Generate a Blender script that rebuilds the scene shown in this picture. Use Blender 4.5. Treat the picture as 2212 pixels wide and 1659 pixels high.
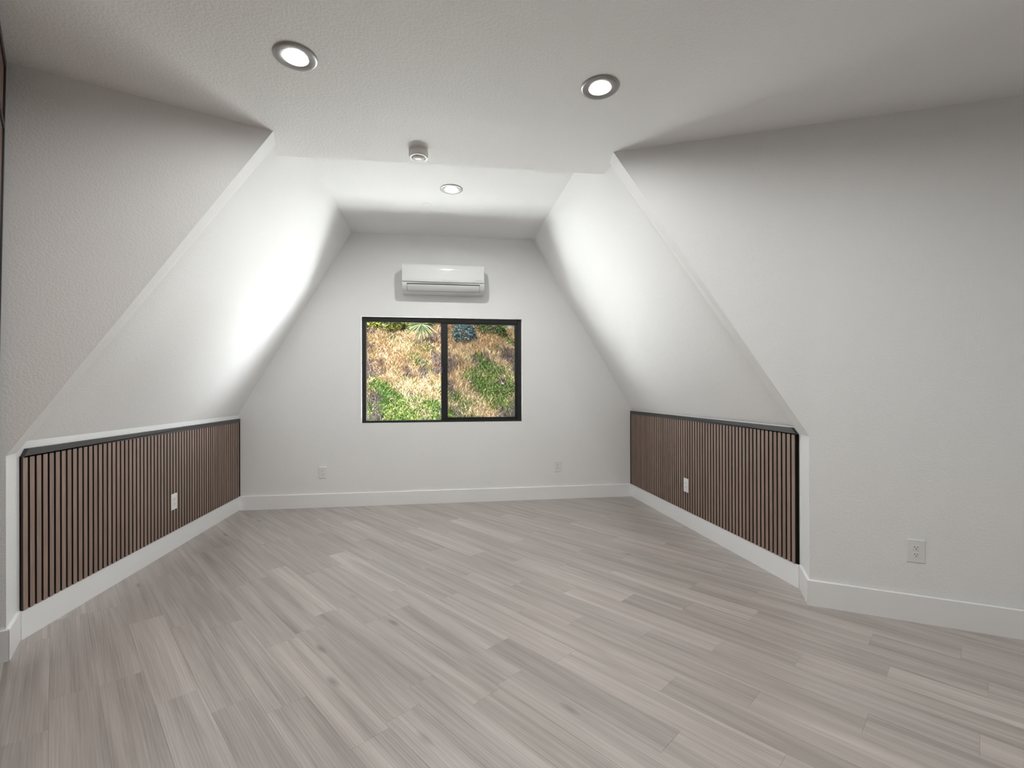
import bpy, bmesh, math, random
import numpy as np
from mathutils import Vector, Matrix

for o in list(bpy.data.objects):
    bpy.data.objects.remove(o)
scene = bpy.context.scene
COL = scene.collection
random.seed(7)
rng = np.random.default_rng(7)

# ------------------------------------------------------------------ camera
S = 1.1                                   # plan units -> metres
W_PX, H_PX = 2212, 1659
F_PX, CX, CY = 1005.54, 1092.12, 842.09
YAW, PITCH, ROLL = 0.14018, 0.00127, -0.00297
CAM_Z = 1.15
cy_, sy_ = math.cos(YAW), math.sin(YAW)
FWD = Vector((sy_*math.cos(PITCH), cy_*math.cos(PITCH), math.sin(PITCH)))
right = Vector((cy_, -sy_, 0)); up = right.cross(FWD)
RGT = right*math.cos(ROLL) + up*math.sin(ROLL)
UP = -right*math.sin(ROLL) + up*math.cos(ROLL)
cd = bpy.data.cameras.new('camera')
cd.sensor_fit = 'HORIZONTAL'; cd.sensor_width = 36.0
cd.lens = F_PX/W_PX*36.0
cd.shift_x = (W_PX/2-CX)/W_PX
cd.shift_y = (CY-H_PX/2)/W_PX
cd.clip_start = 0.02; cd.clip_end = 200
cam = bpy.data.objects.new('camera', cd); COL.objects.link(cam)
M = Matrix((RGT, UP, -FWD)).transposed().to_4x4()
M.translation = Vector((0, 0, CAM_Z*S))
cam.matrix_world = M
scene.camera = cam

# ------------------------------------------------------------------ world, sun, exposure
world = bpy.data.worlds.new('world'); scene.world = world; world.use_nodes = True
wn = world.node_tree.nodes; wl = world.node_tree.links
sky = wn.new('ShaderNodeTexSky'); sky.sky_type = 'NISHITA'; sky.sun_disc = False
sky.sun_elevation = math.radians(58); sky.sun_rotation = math.radians(205)
wl.new(sky.outputs[0], wn['Background'].inputs[0]); wn['Background'].inputs[1].default_value = 0.10

sd = bpy.data.lights.new('sun', 'SUN'); sd.energy = 26.0; sd.angle = math.radians(0.6); sd.color = (1.0, 0.95, 0.87)
sun = bpy.data.objects.new('sun', sd); COL.objects.link(sun)
sun_from = Vector((-0.35, -0.5, 0.95)).normalized()
sun.rotation_euler = (-sun_from).to_track_quat('-Z', 'Y').to_euler()

GROUND_LAMP_W = 340.0
# added unseen area lamps throw light up through the window, as sunlit ground would
for zc_, hh_, pw_ in ((0.31, 0.68, GROUND_LAMP_W), (-0.40, 0.84, GROUND_LAMP_W*0.12)):     # strong upper lamp, then a weak lower one, both out of view
    al = bpy.data.lights.new('ground_bounce_fill_lamp', 'AREA'); al.shape = 'RECTANGLE'
    al.size = 7.5; al.size_y = hh_; al.energy = pw_; al.color = (0.975, 0.99, 0.985)
    alo = bpy.data.objects.new('ground_bounce_fill_lamp', al); COL.objects.link(alo)
    alo.location = (0.1*S, 6.2*S, zc_*S)
    alo.rotation_euler = Vector((0, -0.96, 0.27)).to_track_quat('-Z', 'Y').to_euler()
# ... and sideways from two more added lamps, in place of sunlit hill flanks
for sx in (-1, 1):
    fl_ = bpy.data.lights.new('flank_bounce_fill_lamp', 'AREA'); fl_.shape = 'RECTANGLE'
    fl_.size = 3.0; fl_.size_y = 2.4; fl_.energy = 260 if sx < 0 else 420; fl_.color = (0.93, 0.97, 1.0)
    fo_ = bpy.data.objects.new('flank_bounce_fill_lamp', fl_); COL.objects.link(fo_)
    fo_.location = (sx*2.8*S, 6.0*S, 0.80*S)
    fo_.rotation_euler = Vector((-sx*0.75, -0.66, 0.05)).to_track_quat('-Z', 'Y').to_euler()

scene.view_settings.view_transform = 'Standard'
scene.view_settings.look = 'None'
scene.view_settings.gamma = 1.0
scene.view_settings.use_curve_mapping = False
scene.view_settings.exposure = 0.38
DOWNLIGHT_W = 5.8                         # each lamp over the picture
DORMER_W = 13.5                           # the lamp in the ceiling strip between the slopes
REAR_FILL_W = 8.8                             # each added fill lamp behind the camera

scene.cycles.caustics_reflective = False
scene.cycles.caustics_refractive = False
scene.cycles.max_bounces = 9
scene.cycles.use_adaptive_sampling = True
scene.cycles.adaptive_threshold = 0.02

# ------------------------------------------------------------------ materials
MATS = {}
def new_mat(name):
    m = bpy.data.materials.new(name); m.use_nodes = True
    MATS[name] = m
    return m, m.node_tree.nodes, m.node_tree.links, m.node_tree.nodes['Principled BSDF']

def plain(name, col, rough=0.5, metal=0.0, bump=0.0, bscale=300.0, spec=0.5, var=0.04):
    m, n, l, b = new_mat(name)
    tc = n.new('ShaderNodeTexCoord'); nz = n.new('ShaderNodeTexNoise')
    nz.inputs['Scale'].default_value = bscale; nz.inputs['Detail'].default_value = 3
    l.new(tc.outputs['Object'], nz.inputs['Vector'])
    mx = n.new('ShaderNodeMix'); mx.data_type = 'RGBA'
    mx.inputs[6].default_value = tuple(c*(1-var) for c in col)+(1,)
    mx.inputs[7].default_value = tuple(min(1, c*(1+var)) for c in col)+(1,)
    l.new(nz.outputs['Fac'], mx.inputs[0]); l.new(mx.outputs[2], b.inputs['Base Color'])
    b.inputs['Roughness'].default_value = rough; b.inputs['Metallic'].default_value = metal
    b.inputs['Specular IOR Level'].default_value = spec
    if bump:
        bp = n.new('ShaderNodeBump'); bp.inputs['Strength'].default_value = bump; bp.inputs['Distance'].default_value = 0.002
        l.new(nz.outputs['Fac'], bp.inputs['Height']); l.new(bp.outputs[0], b.inputs['Normal'])
    return m

def wall_paint(name, col, scale, strength):
    """rolled paint over orange-peel plaster"""
    m, n, l, b = new_mat(name)
    tc = n.new('ShaderNodeTexCoord')
    nz = n.new('ShaderNodeTexNoise'); nz.inputs['Scale'].default_value = scale; nz.inputs['Detail'].default_value = 4; nz.inputs['Roughness'].default_value = 0.55
    l.new(tc.outputs['Object'], nz.inputs['Vector'])
    rp = n.new('ShaderNodeValToRGB'); rp.color_ramp.elements[0].position = 0.38; rp.color_ramp.elements[1].position = 0.66
    l.new(nz.outputs['Fac'], rp.inputs[0])
    bp = n.new('ShaderNodeBump'); bp.inputs['Strength'].default_value = strength; bp.inputs['Distance'].default_value = 0.0025
    l.new(rp.outputs[0], bp.inputs['Height']); l.new(bp.outputs[0], b.inputs['Normal'])
    b.inputs['Base Color'].default_value = tuple(col)+(1,)
    b.inputs['Roughness'].default_value = 0.62; b.inputs['Specular IOR Level'].default_value = 0.3
    return m

WALL = wall_paint('wall_paint_mat', (0.885, 0.883, 0.878), 95, 0.30)
CEIL = wall_paint('ceiling_paint_mat', (0.925, 0.922, 0.915), 75, 0.42)
TRIMW = plain('trim_white_mat', (0.91, 0.91, 0.91), 0.35, bscale=40, var=0.01)
BLACKTRIM = plain('black_trim_mat', (0.042, 0.040, 0.042), 0.40, bscale=80, var=0.1)
FELT = plain('felt_backing_mat', (0.008, 0.007, 0.007), 0.95, bscale=900, var=0.3, spec=0.1)
FRAME = plain('window_frame_mat', (0.010, 0.010, 0.010), 0.38, bscale=60, var=0.1)
PLATE = plain('cover_plate_mat', (0.83, 0.83, 0.82), 0.30, bscale=40, var=0.01)
PLATE_HOLE = plain('outlet_hole_mat', (0.02, 0.02, 0.02), 0.6, var=0.1)
PLASTIC = plain('ac_plastic_mat', (0.74, 0.745, 0.74), 0.09, bscale=20, var=0.005)
PLASTIC_GREY = plain('ac_grey_mat', (0.42, 0.42, 0.43), 0.4, var=0.05)
SILVER = plain('ac_silver_mat', (0.74, 0.75, 0.78), 0.22, metal=0.8, var=0.02)
DARKGAP = plain('dark_gap_mat', (0.02, 0.02, 0.022), 0.7, var=0.1)
DETECT = plain('detector_plastic_mat', (0.82, 0.81, 0.79), 0.32, bscale=40, var=0.01)
BAFFLE = plain('lamp_baffle_mat', (0.85, 0.85, 0.84), 0.35, var=0.01)
SUBFLOOR = plain('subfloor_mat', (0.05, 0.045, 0.04), 0.9, var=0.1)

def nickel():
    m, n, l, b = new_mat('brushed_nickel_mat')
    tc = n.new('ShaderNodeTexCoord'); mp = n.new('ShaderNodeMapping'); mp.inputs['Scale'].default_value = (400, 400, 4000)
    nz = n.new('ShaderNodeTexNoise'); nz.inputs['Scale'].default_value = 1.0
    l.new(tc.outputs['Object'], mp.inputs[0]); l.new(mp.outputs[0], nz.inputs['Vector'])
    mr = n.new('ShaderNodeMapRange'); mr.inputs[3].default_value = 0.26; mr.inputs[4].default_value = 0.42
    l.new(nz.outputs['Fac'], mr.inputs[0]); l.new(mr.outputs[0], b.inputs['Roughness'])
    b.inputs['Base Color'].default_value = (0.34, 0.33, 0.32, 1); b.inputs['Metallic'].default_value = 1.0
    return m
NICKEL = nickel()

def emit(name, col, strength):
    m, n, l, b = new_mat(name)
    b.inputs['Base Color'].default_value = (0.9, 0.9, 0.9, 1)
    b.inputs['Emission Color'].default_value = tuple(col)+(1,)
    b.inputs['Emission Strength'].default_value = strength
    return m
LENS = emit('lamp_lens_mat', (1.0, 0.985, 0.96), 3.0)

def glass_mat(name, tint, dark):
    m = bpy.data.materials.new(name); m.use_nodes = True
    n = m.node_tree.nodes; l = m.node_tree.links; n.clear()
    out = n.new('ShaderNodeOutputMaterial'); tr = n.new('ShaderNodeBsdfTransparent'); gl = n.new('ShaderNodeBsdfGlossy')
    tr.inputs[0].default_value = tint+(1,); gl.inputs['Roughness'].default_value = 0.02
    lw = n.new('ShaderNodeLayerWeight'); lw.inputs[0].default_value = 0.5
    pw = n.new('ShaderNodeMath'); pw.operation = 'POWER'; pw.inputs[1].default_value = 5.0; l.new(lw.outputs['Facing'], pw.inputs[0])
    fr = n.new('ShaderNodeMath'); fr.operation = 'MULTIPLY_ADD'; fr.inputs[1].default_value = 0.9; fr.inputs[2].default_value = 0.02; l.new(pw.outputs[0], fr.inputs[0])
    mx = n.new('ShaderNodeMixShader'); l.new(fr.outputs[0], mx.inputs[0]); l.new(tr.outputs[0], mx.inputs[1]); l.new(gl.outputs[0], mx.inputs[2])
    l.new(mx.outputs[0], out.inputs[0])
    return m
GLASS = glass_mat('window_glass_mat', (0.97, 0.98, 0.975), 0)

def screen_mat():
    """fine insect mesh: dark threads, the rest open"""
    m = bpy.data.materials.new('insect_screen_mat'); m.use_nodes = True
    n = m.node_tree.nodes; l = m.node_tree.links; n.clear()
    out = n.new('ShaderNodeOutputMaterial'); tr = n.new('ShaderNodeBsdfTransparent'); df = n.new('ShaderNodeBsdfDiffuse')
    df.inputs[0].default_value = (0.015, 0.015, 0.015, 1)
    mx = n.new('ShaderNodeMixShader'); mx.inputs[0].default_value = 0.30
    l.new(tr.outputs[0], mx.inputs[1]); l.new(df.outputs[0], mx.inputs[2]); l.new(mx.outputs[0], out.inputs[0])
    return m
SCREEN = screen_mat()

def slat_mat():
    m, n, l, b = new_mat('slat_wood_mat')
    tc = n.new('ShaderNodeTexCoord'); oi = n.new('ShaderNodeObjectInfo')
    ad = n.new('ShaderNodeVectorMath'); ad.operation = 'ADD'
    sc = n.new('ShaderNodeMath'); sc.operation = 'MULTIPLY'; sc.inputs[1].default_value = 37.0
    l.new(oi.outputs['Random'], sc.inputs[0]); l.new(tc.outputs['Object'], ad.inputs[0]); l.new(sc.outputs[0], ad.inputs[1])
    mp = n.new('ShaderNodeMapping'); mp.inputs['Scale'].default_value = (160, 160, 5)
    l.new(ad.outputs[0], mp.inputs[0])
    nz = n.new('ShaderNodeTexNoise'); nz.inputs['Scale'].default_value = 1.0; nz.inputs['Detail'].default_value = 4
    l.new(mp.outputs[0], nz.inputs['Vector'])
    rp = n.new('ShaderNodeValToRGB')
    rp.color_ramp.elements[0].position = 0.3; rp.color_ramp.elements[0].color = (0.235, 0.160, 0.128, 1)
    rp.color_ramp.elements[1].position = 0.7; rp.color_ramp.elements[1].color = (0.345, 0.245, 0.200, 1)
    l.new(nz.outputs['Fac'], rp.inputs[0])
    mr = n.new('ShaderNodeMapRange'); mr.inputs[3].default_value = 0.90; mr.inputs[4].default_value = 1.10
    l.new(oi.outputs['Random'], mr.inputs[0])
    hs = n.new('ShaderNodeHueSaturation'); l.new(mr.outputs[0], hs.inputs['Value']); l.new(rp.outputs[0], hs.inputs['Color'])
    l.new(hs.outputs[0], b.inputs['Base Color'])
    b.inputs['Roughness'].default_value = 0.5; b.inputs['Specular IOR Level'].default_value = 0.5
    bp = n.new('ShaderNodeBump'); bp.inputs['Strength'].default_value = 0.15; bp.inputs['Distance'].default_value = 0.0006
    l.new(nz.outputs['Fac'], bp.inputs['Height']); l.new(bp.outputs[0], b.inputs['Normal'])
    return m
SLAT = slat_mat()

def plank_mat():
    """grey-beige oak vinyl: long streaks, fine pores, a few knots; tone and tint per plank from the object's colour"""
    m, n, l, b = new_mat('floor_plank_mat')
    tc = n.new('ShaderNodeTexCoord'); oi = n.new('ShaderNodeObjectInfo')
    sep = n.new('ShaderNodeSeparateColor'); l.new(oi.outputs['Color'], sep.inputs[0])
    def mth(op, a, bb):
        x = n.new('ShaderNodeMath'); x.operation = op
        for i, v in enumerate((a, bb)):
            if isinstance(v, (int, float)): x.inputs[i].default_value = v
            else: l.new(v, x.inputs[i])
        return x.outputs[0]
    off = mth('MULTIPLY', oi.outputs['Random'], 53.0)
    ad = n.new('ShaderNodeVectorMath'); ad.operation = 'ADD'
    l.new(tc.outputs['Object'], ad.inputs[0]); l.new(off, ad.inputs[1])
    def noise(scale, detail, rough=0.55, dist=0.0):
        mp = n.new('ShaderNodeMapping'); mp.inputs['Scale'].default_value = scale; l.new(ad.outputs[0], mp.inputs[0])
        z = n.new('ShaderNodeTexNoise'); z.inputs['Scale'].default_value = 1.0; z.inputs['Detail'].default_value = detail
        z.inputs['Roughness'].default_value = rough; z.inputs['Distortion'].default_value = dist
        l.new(mp.outputs[0], z.inputs['Vector']); return z.outputs['Fac']
    broad = noise((0.8, 15, 1), 3, 0.5, 0.8)
    streak = noise((1.6, 75, 1), 4, 0.62, 0.5)
    pore = noise((9, 420, 1), 3, 0.6)
    # growth-ring figure
    mpw = n.new('ShaderNodeMapping'); mpw.inputs['Scale'].default_value = (1.3, 11, 1); l.new(ad.outputs[0], mpw.inputs[0])
    wv = n.new('ShaderNodeTexWave'); wv.wave_type = 'RINGS'; wv.rings_direction = 'Z'
    wv.inputs['Scale'].default_value = 2.6; wv.inputs['Distortion'].default_value = 5.0; wv.inputs['Detail'].default_value = 2
    wv.inputs['Detail Scale'].default_value = 0.8
    l.new(mpw.outputs[0], wv.inputs['Vector'])
    # knots
    mpk = n.new('ShaderNodeMapping'); mpk.inputs['Scale'].default_value = (2.2, 7.5, 1); l.new(ad.outputs[0], mpk.inputs[0])
    vk = n.new('ShaderNodeTexVoronoi'); vk.inputs['Scale'].default_value = 1.0; l.new(mpk.outputs[0], vk.inputs['Vector'])
    kn = n.new('ShaderNodeMapRange'); kn.inputs[1].default_value = 0.02; kn.inputs[2].default_value = 0.15; kn.inputs[3].default_value = 1.0; kn.inputs[4].default_value = 0.0
    l.new(vk.outputs['Distance'], kn.inputs[0])
    ksep = n.new('ShaderNodeSeparateColor'); l.new(vk.outputs['Color'], ksep.inputs[0])
    gate = mth('GREATER_THAN', ksep.outputs[0], 0.76)
    knot = mth('MULTIPLY', kn.outputs[0], gate)
    knot = mth('MULTIPLY', knot, mth('ADD', 0.25, streak))
    v = mth('ADD', mth('MULTIPLY', broad, 0.52), mth('MULTIPLY', streak, 0.36))
    v = mth('ADD', v, mth('MULTIPLY', pore, 0.16))
    v = mth('ADD', v, mth('MULTIPLY', wv.outputs['Fac'], 0.05))
    v = mth('SUBTRACT', v, mth('MULTIPLY', knot, 0.30))
    rp = n.new('ShaderNodeValToRGB'); e = rp.color_ramp.elements
    e[0].position = 0.30; e[0].color = (0.215, 0.186, 0.170, 1)
    e[1].position = 0.74; e[1].color = (0.545, 0.490, 0.458, 1)
    k = e.new(0.52); k.color = (0.385, 0.340, 0.314, 1)
    l.new(v, rp.inputs[0])
    tone = n.new('ShaderNodeMix'); tone.data_type = 'RGBA'; tone.blend_type = 'MULTIPLY'; tone.inputs[0].default_value = 1.0
    l.new(rp.outputs[0], tone.inputs[6]); l.new(oi.outputs['Color'], tone.inputs[7])
    l.new(tone.outputs[2], b.inputs['Base Color'])
    mr = n.new('ShaderNodeMapRange'); mr.inputs[3].default_value = 0.40; mr.inputs[4].default_value = 0.28
    l.new(streak, mr.inputs[0]); l.new(mr.outputs[0], b.inputs['Roughness'])
    b.inputs['Specular IOR Level'].default_value = 0.75
    bp = n.new('ShaderNodeBump'); bp.inputs['Strength'].default_value = 0.30; bp.inputs['Distance'].default_value = 0.0008
    l.new(mth('ADD', pore, mth('MULTIPLY', streak, 0.6)), bp.inputs['Height']); l.new(bp.outputs[0], b.inputs['Normal'])
    return m
PLANK = plank_mat()

def attr_mat(name, rough=0.7, transl=0.0):
    """colour comes from the plant's own colour attribute"""
    m, n, l, b = new_mat(name)
    at = n.new('ShaderNodeAttribute'); at.attribute_name = 'Col'
    tc = n.new('ShaderNodeTexCoord'); nz = n.new('ShaderNodeTexNoise'); nz.inputs['Scale'].default_value = 40
    l.new(tc.outputs['Object'], nz.inputs['Vector'])
    mr = n.new('ShaderNodeMapRange'); mr.inputs[3].default_value = 0.8; mr.inputs[4].default_value = 1.2
    l.new(nz.outputs['Fac'], mr.inputs[0])
    hs = n.new('ShaderNodeHueSaturation'); l.new(at.outputs['Color'], hs.inputs['Color']); l.new(mr.outputs[0], hs.inputs['Value'])
    l.new(hs.outputs[0], b.inputs['Base Color'])
    b.inputs['Roughness'].default_value = rough; b.inputs['Specular IOR Level'].default_value = 0.2
    return m
PLANT = attr_mat('plant_mat')

# ------------------------------------------------------------------ helpers
def P(x, y, z): return Vector((x*S, y*S, z*S))

def tag(o, label=None, cat=None, group=None, kind=None):
    if label: o['label'] = label
    if cat: o['category'] = cat
    if group: o['group'] = group
    if kind: o['kind'] = kind
    return o

def empty(name, loc=(0, 0, 0), rz=0.0):
    o = bpy.data.objects.new(name, None); COL.objects.link(o)
    o.location = loc; o.rotation_euler = (0, 0, rz); o.empty_display_size = 0.05
    return o

class MB:
    def __init__(self): self.v = []; self.f = []
    def add(self, verts, faces):
        k = len(self.v); self.v += [tuple(p) for p in verts]; self.f += [tuple(i+k for i in f) for f in faces]; return self
    def box(self, x0, x1, y0, y1, z0, z1):
        return self.add([(x0,y0,z0),(x1,y0,z0),(x1,y1,z0),(x0,y1,z0),(x0,y0,z1),(x1,y0,z1),(x1,y1,z1),(x0,y1,z1)],
                        [(3,2,1,0),(4,5,6,7),(0,1,5,4),(1,2,6,5),(2,3,7,6),(3,0,4,7)])
    def hexa(self, a, b):
        """two matching polygons joined into a closed solid"""
        n = len(a)
        return self.add(list(a)+list(b), [tuple(range(n-1, -1, -1)), tuple(range(n, 2*n))]+[(i, (i+1)%n, n+(i+1)%n, n+i) for i in range(n)])
    def lathe(self, prof, seg=48, close_first=False, close_last=False):
        vs = []; fs = []
        for (r, z) in prof:
            for k in range(seg):
                a = 2*math.pi*k/seg; vs.append((r*math.cos(a), r*math.sin(a), z))
        for i in range(len(prof)-1):
            for k in range(seg):
                k2 = (k+1) % seg
                fs.append((i*seg+k, i*seg+k2, (i+1)*seg+k2, (i+1)*seg+k))
        if close_first: fs.append(tuple(range(seg-1, -1, -1)))
        if close_last: fs.append(tuple((len(prof)-1)*seg+k for k in range(seg)))
        return self.add(vs, fs)
    def build(self, name, mat, parent=None, loc=None, smooth=False, bevel=0.0, seg=2, fix=True):
        me = bpy.data.meshes.new(name); me.from_pydata(self.v, [], self.f); me.update()
        if fix or bevel:
            bm = bmesh.new(); bm.from_mesh(me)
            bmesh.ops.recalc_face_normals(bm, faces=bm.faces)
            if bevel:
                bmesh.ops.bevel(bm, geom=[e for e in bm.edges if len(e.link_faces) == 2 and e.calc_face_angle(0) > 0.5], offset=bevel, segments=seg, affect='EDGES', profile=0.5)
            bm.to_mesh(me); bm.free()
        if smooth:
            for p in me.polygons: p.use_smooth = True
            try: me.set_sharp_from_angle(angle=math.radians(40))
            except Exception: pass
        me.materials.append(mat)
        o = bpy.data.objects.new(name, me); COL.objects.link(o)
        if parent: o.parent = parent
        if loc is not None: o.location = loc
        return o

def structure(o, label, cat):
    return tag(o, label, cat, kind='structure')

def copy_tree(o, parent=None):
    c = o.copy(); COL.objects.link(c); c.parent = parent
    for ch in list(o.children): copy_tree(ch, c)
    return c

def cut(obj, cutters):
    """cut holes (real recesses) and bake the result"""
    for i, c in enumerate(cutters):
        md = obj.modifiers.new('cut%d' % i, 'BOOLEAN'); md.operation = 'DIFFERENCE'; md.solver = 'EXACT'; md.object = c
    dg = bpy.context.evaluated_depsgraph_get()
    me = bpy.data.meshes.new_from_object(obj.evaluated_get(dg))
    obj.modifiers.clear(); obj.data = me
    for c in cutters: bpy.data.objects.remove(c)

# ------------------------------------------------------------------ plan constants
XL, XR, YB = -1.9318, 2.0629, 4.8128
ZC, HD = 2.566, 2.7323
XCL, XCR = -0.8706, 0.9715
HPL, HPR = 0.884, 0.926           # top of the slat panels
HB = 0.135                        # baseboard height
KL, KR = 0.918, 0.932             # where the slopes spring
WX0, WX1, WZ0, WZ1 = -0.779, 0.855, 0.824, 1.898
LIGHTS = [(-0.601, 2.0738, ZC), (0.7449, 2.0908, ZC), (0.0935, 3.6743, HD)]
REAR_FILL_LIGHTS = [(-0.40, 0.95, ZC), (0.45, 0.95, ZC), (1.30, 1.0, ZC), (2.6, -0.6, ZC)]  # unseen downlights added behind the camera to fill the room with light
LR = 0.0878*S                     # downlight trim radius
def y_dl(x): return 2.2723 + (x+1.8404)*0.4360      # diagonal wall beside the slat partition
def y_dr_top(x): return 2.2405 - (x-1.9549)*0.4413  # other diagonal wall, at the ceiling
def y_dr_bot(x): return 2.2405 - (x-1.9549)*0.6465  # ... and at the floor

# ------------------------------------------------------------------ floor
sub = MB(); sub.box(-3.2*S, 4.3*S, -2.3*S, (YB+0.05)*S, -0.05, -0.012)
floor = structure(sub.build('floor', SUBFLOOR), 'grey-beige wood-look plank floor laid on the diagonal', 'floor')

TH = math.radians(-53.8); LV = Vector((math.cos(TH), math.sin(TH))); TV = Vector((-LV.y, LV.x))
PW, PL, PT0 = 0.139, 0.8265, 0.128
PHASE = {0:-2.414, 1:-2.949, 6:-3.21, 9:-2.37, 10:-1.264, 11:-1.691, 12:-3.077, 13:-0.288, 14:-0.012, 15:-1.38, 16:-0.275, 17:-0.818, 21:-1.17, 22:-2.496}
# (row, a point along the row): planks that stand out in tone
TONE = {(6,-2.9):1.20,(9,-2.8):1.20,(12,-3.5):1.13,(14,-2.9):1.15,(17,-2.9):1.17,(14,-1.2):1.15,(15,-1.8):1.15,(17,-1.2):1.12,(21,-1.5):1.15,(22,-2.1):1.13,
        (10,-1.6):1.13,(16,0.1):1.16,(14,0.3):1.15,(13,0.1):0.90,(1,-2.5):1.08,(9,-1.1):0.92,(16,-0.7):0.93,(15,-1.0):0.95}
def in_view(px, py, margin):
    d = Vector((px*S, py*S, 0)) - cam.location
    z = d.dot(FWD)
    if z < 0.15: return False
    u = CX + F_PX*d.dot(RGT)/z; v = CY - F_PX*d.dot(UP)/z
    return -margin < u < W_PX+margin and -margin < v < H_PX+margin
def clip_poly(poly, box):
    x0, x1, y0, y1 = box
    for ax, lim, sgn in ((0, x0, 1), (0, x1, -1), (1, y0, 1), (1, y1, -1)):
        out = []
        for i in range(len(poly)):
            a, b = poly[i], poly[(i+1) % len(poly)]
            da, db = (a[ax]-lim)*sgn, (b[ax]-lim)*sgn
            if da >= 0: out.append(a)
            if (da < 0) != (db < 0):
                t = da/(da-db); out.append((a[0]+(b[0]-a[0])*t, a[1]+(b[1]-a[1])*t))
        poly = out
        if not poly: return []
    return poly
def plank_solid(mb, poly, g=0.00012, bev=0.0005, org=(0, 0), ax=(Vector((1, 0)), Vector((0, 1)))):
    """one plank with eased edges; poly in metres, counter-clockwise"""
    n = len(poly)
    c = (sum(p[0] for p in poly)/n, sum(p[1] for p in poly)/n)
    def inset(d):
        res = []
        for i in range(n):
            p0, p1, p2 = Vector(poly[i-1]), Vector(poly[i]), Vector(poly[(i+1) % n])
            e1 = (p1-p0).normalized(); e2 = (p2-p1).normalized()
            n1 = Vector((-e1.y, e1.x)); n2 = Vector((-e2.y, e2.x)); k = 1+n1.dot(n2)
            res.append(p1+(n1+n2)*(d/max(k, 0.2)))
        return res
    o, i_ = inset(g), inset(g+bev)
    T = lambda p, z: ((p-Vector(org)).dot(ax[0]), (p-Vector(org)).dot(ax[1]), z)
    mb.add([T(p, -0.0115) for p in o]+[T(p, -0.0005) for p in o]+[T(p, 0.0) for p in i_],
           [tuple(range(2*n, 3*n))]+[(n+i, n+(i+1) % n, 2*n+(i+1) % n, 2*n+i) for i in range(n)]+[(i, (i+1) % n, n+(i+1) % n, n+i) for i in range(n)])
rest = MB(); nplank = 0
LIM = (-3.15*S, 4.25*S, -2.25*S, (YB+0.02)*S)
full_mesh = None
for row in range(-24, 40):
    ph = PHASE.get(row, random.uniform(0, PL))
    k0 = math.floor((-5.5-ph)/PL)
    for k in range(k0, k0+16):
        s0 = ph+k*PL; t0 = PT0+row*PW
        if s0 > 4.5: break
        q = [LV*s+TV*t for s, t in ((s0, t0), (s0+PL, t0), (s0+PL, t0+PW), (s0, t0+PW))]
        q = [(p.x*S, p.y*S) for p in q]
        poly = clip_poly(q, LIM)
        if len(poly) < 3: continue
        cc = LV*(s0+PL/2)+TV*(t0+PW/2)
        seen = False
        for a in (0.02, 0.25, 0.5, 0.75, 0.98):
            for b in (0.05, 0.95):
                p = LV*(s0+PL*a)+TV*(t0+PW*b)
                if -2.15 < p.x < 3.4 and p.y < YB+0.01 and in_view(p.x, p.y, 40):
                    if p.y > (y_dl(p.x) if p.x < 0 else y_dr_bot(p.x))+0.25 and not (XL-0.03 < p.x < XR+0.03): continue
                    seen = True
        if not seen:
            plank_solid(rest, poly); continue
        mb = MB(); org = (cc.x*S, cc.y*S)
        clipped = len(poly) != 4 or any((Vector(a)-Vector(b)).length > 1e-5 for a, b in zip(poly, q))
        if clipped or full_mesh is None:
            plank_solid(mb, poly, org=org, ax=(LV, TV))
            o = mb.build('plank', PLANK, floor, fix=False)
            if not clipped: full_mesh = o.data
        else:
            o = bpy.data.objects.new('plank', full_mesh); COL.objects.link(o); o.parent = floor
        o.location = (org[0], org[1], 0.0); o.rotation_euler = (0, 0, TH)
        tone = random.gauss(1.0, 0.030)
        for (r_, s_), tv in TONE.items():
            if r_ == row and s0 < s_ < s0+PL: tone = tv
        w_ = random.uniform(-0.008, 0.004)
        o.color = (tone*(1+w_), tone, tone*(1-w_), 1)
        nplank += 1
o = rest.build('plank_rows', PLANK, floor, fix=False); o['kind'] = 'stuff'

# ------------------------------------------------------------------ shell
b = MB(); x0, x1, z0, z1 = WX0*S, WX1*S, WZ0*S, WZ1*S; ya, yb = YB*S, YB*S+0.17
b.box(-3.4*S, x0, ya, yb, 0, 3.2*S).box(x1, 4.5*S, ya, yb, 0, 3.2*S).box(x0, x1, ya, yb, 0, z0).box(x0, x1, ya, yb, z1, 3.2*S)
structure(b.build('wall_back', WALL), 'white gable wall with the window and the air conditioner', 'wall')
b = MB(); b.box(XL*S-0.12, XL*S, 2.40*S, YB*S, 0, KL*S)
structure(b.build('wall_left', WALL), 'low white knee wall behind the slat panel next to the slatted partition', 'wall')
b = MB(); b.box(XR*S, XR*S+0.12, 2.40*S, YB*S, 0, KR*S)
structure(b.build('wall_right', WALL), 'low white knee wall behind the slat panel next to the plain diagonal wall', 'wall')

def slope(name, xk, zk, xt, zt, ykn, ytp, label):
    n = Vector((-(zt-zk), 0, xt-xk)).normalized()
    if n.z < 0: n = -n
    n *= 0.10
    # carry the plane on past both joints a little so that nothing gapes
    d = Vector((xt-xk, 0, zt-zk)); e = d*0.03
    k = Vector((xk, 0, zk)); t = Vector((xt, 0, zt))+e
    a = [P(k.x, ykn, k.z), P(t.x, ytp, t.z), P(t.x, YB, t.z), P(k.x, YB, k.z)]
    bb = [p+n for p in a]
    m = MB(); m.hexa(a, bb)
    return structure(m.build(name, WALL), label, 'ceiling')
slope('ceiling_slope_left', XL, KL, XCL, HD, 2.40, 2.78, 'white sloping ceiling above the knee wall with the shorter plain strip')
slope('ceiling_slope_right', XR, KR, XCR, HD, 2.37, 2.72, 'white sloping ceiling above the knee wall beside the plain diagonal wall')
b = MB(); b.box((XCL-0.05)*S, (XCR+0.05)*S, 2.74*S, YB*S, HD*S, HD*S+0.12)
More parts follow.
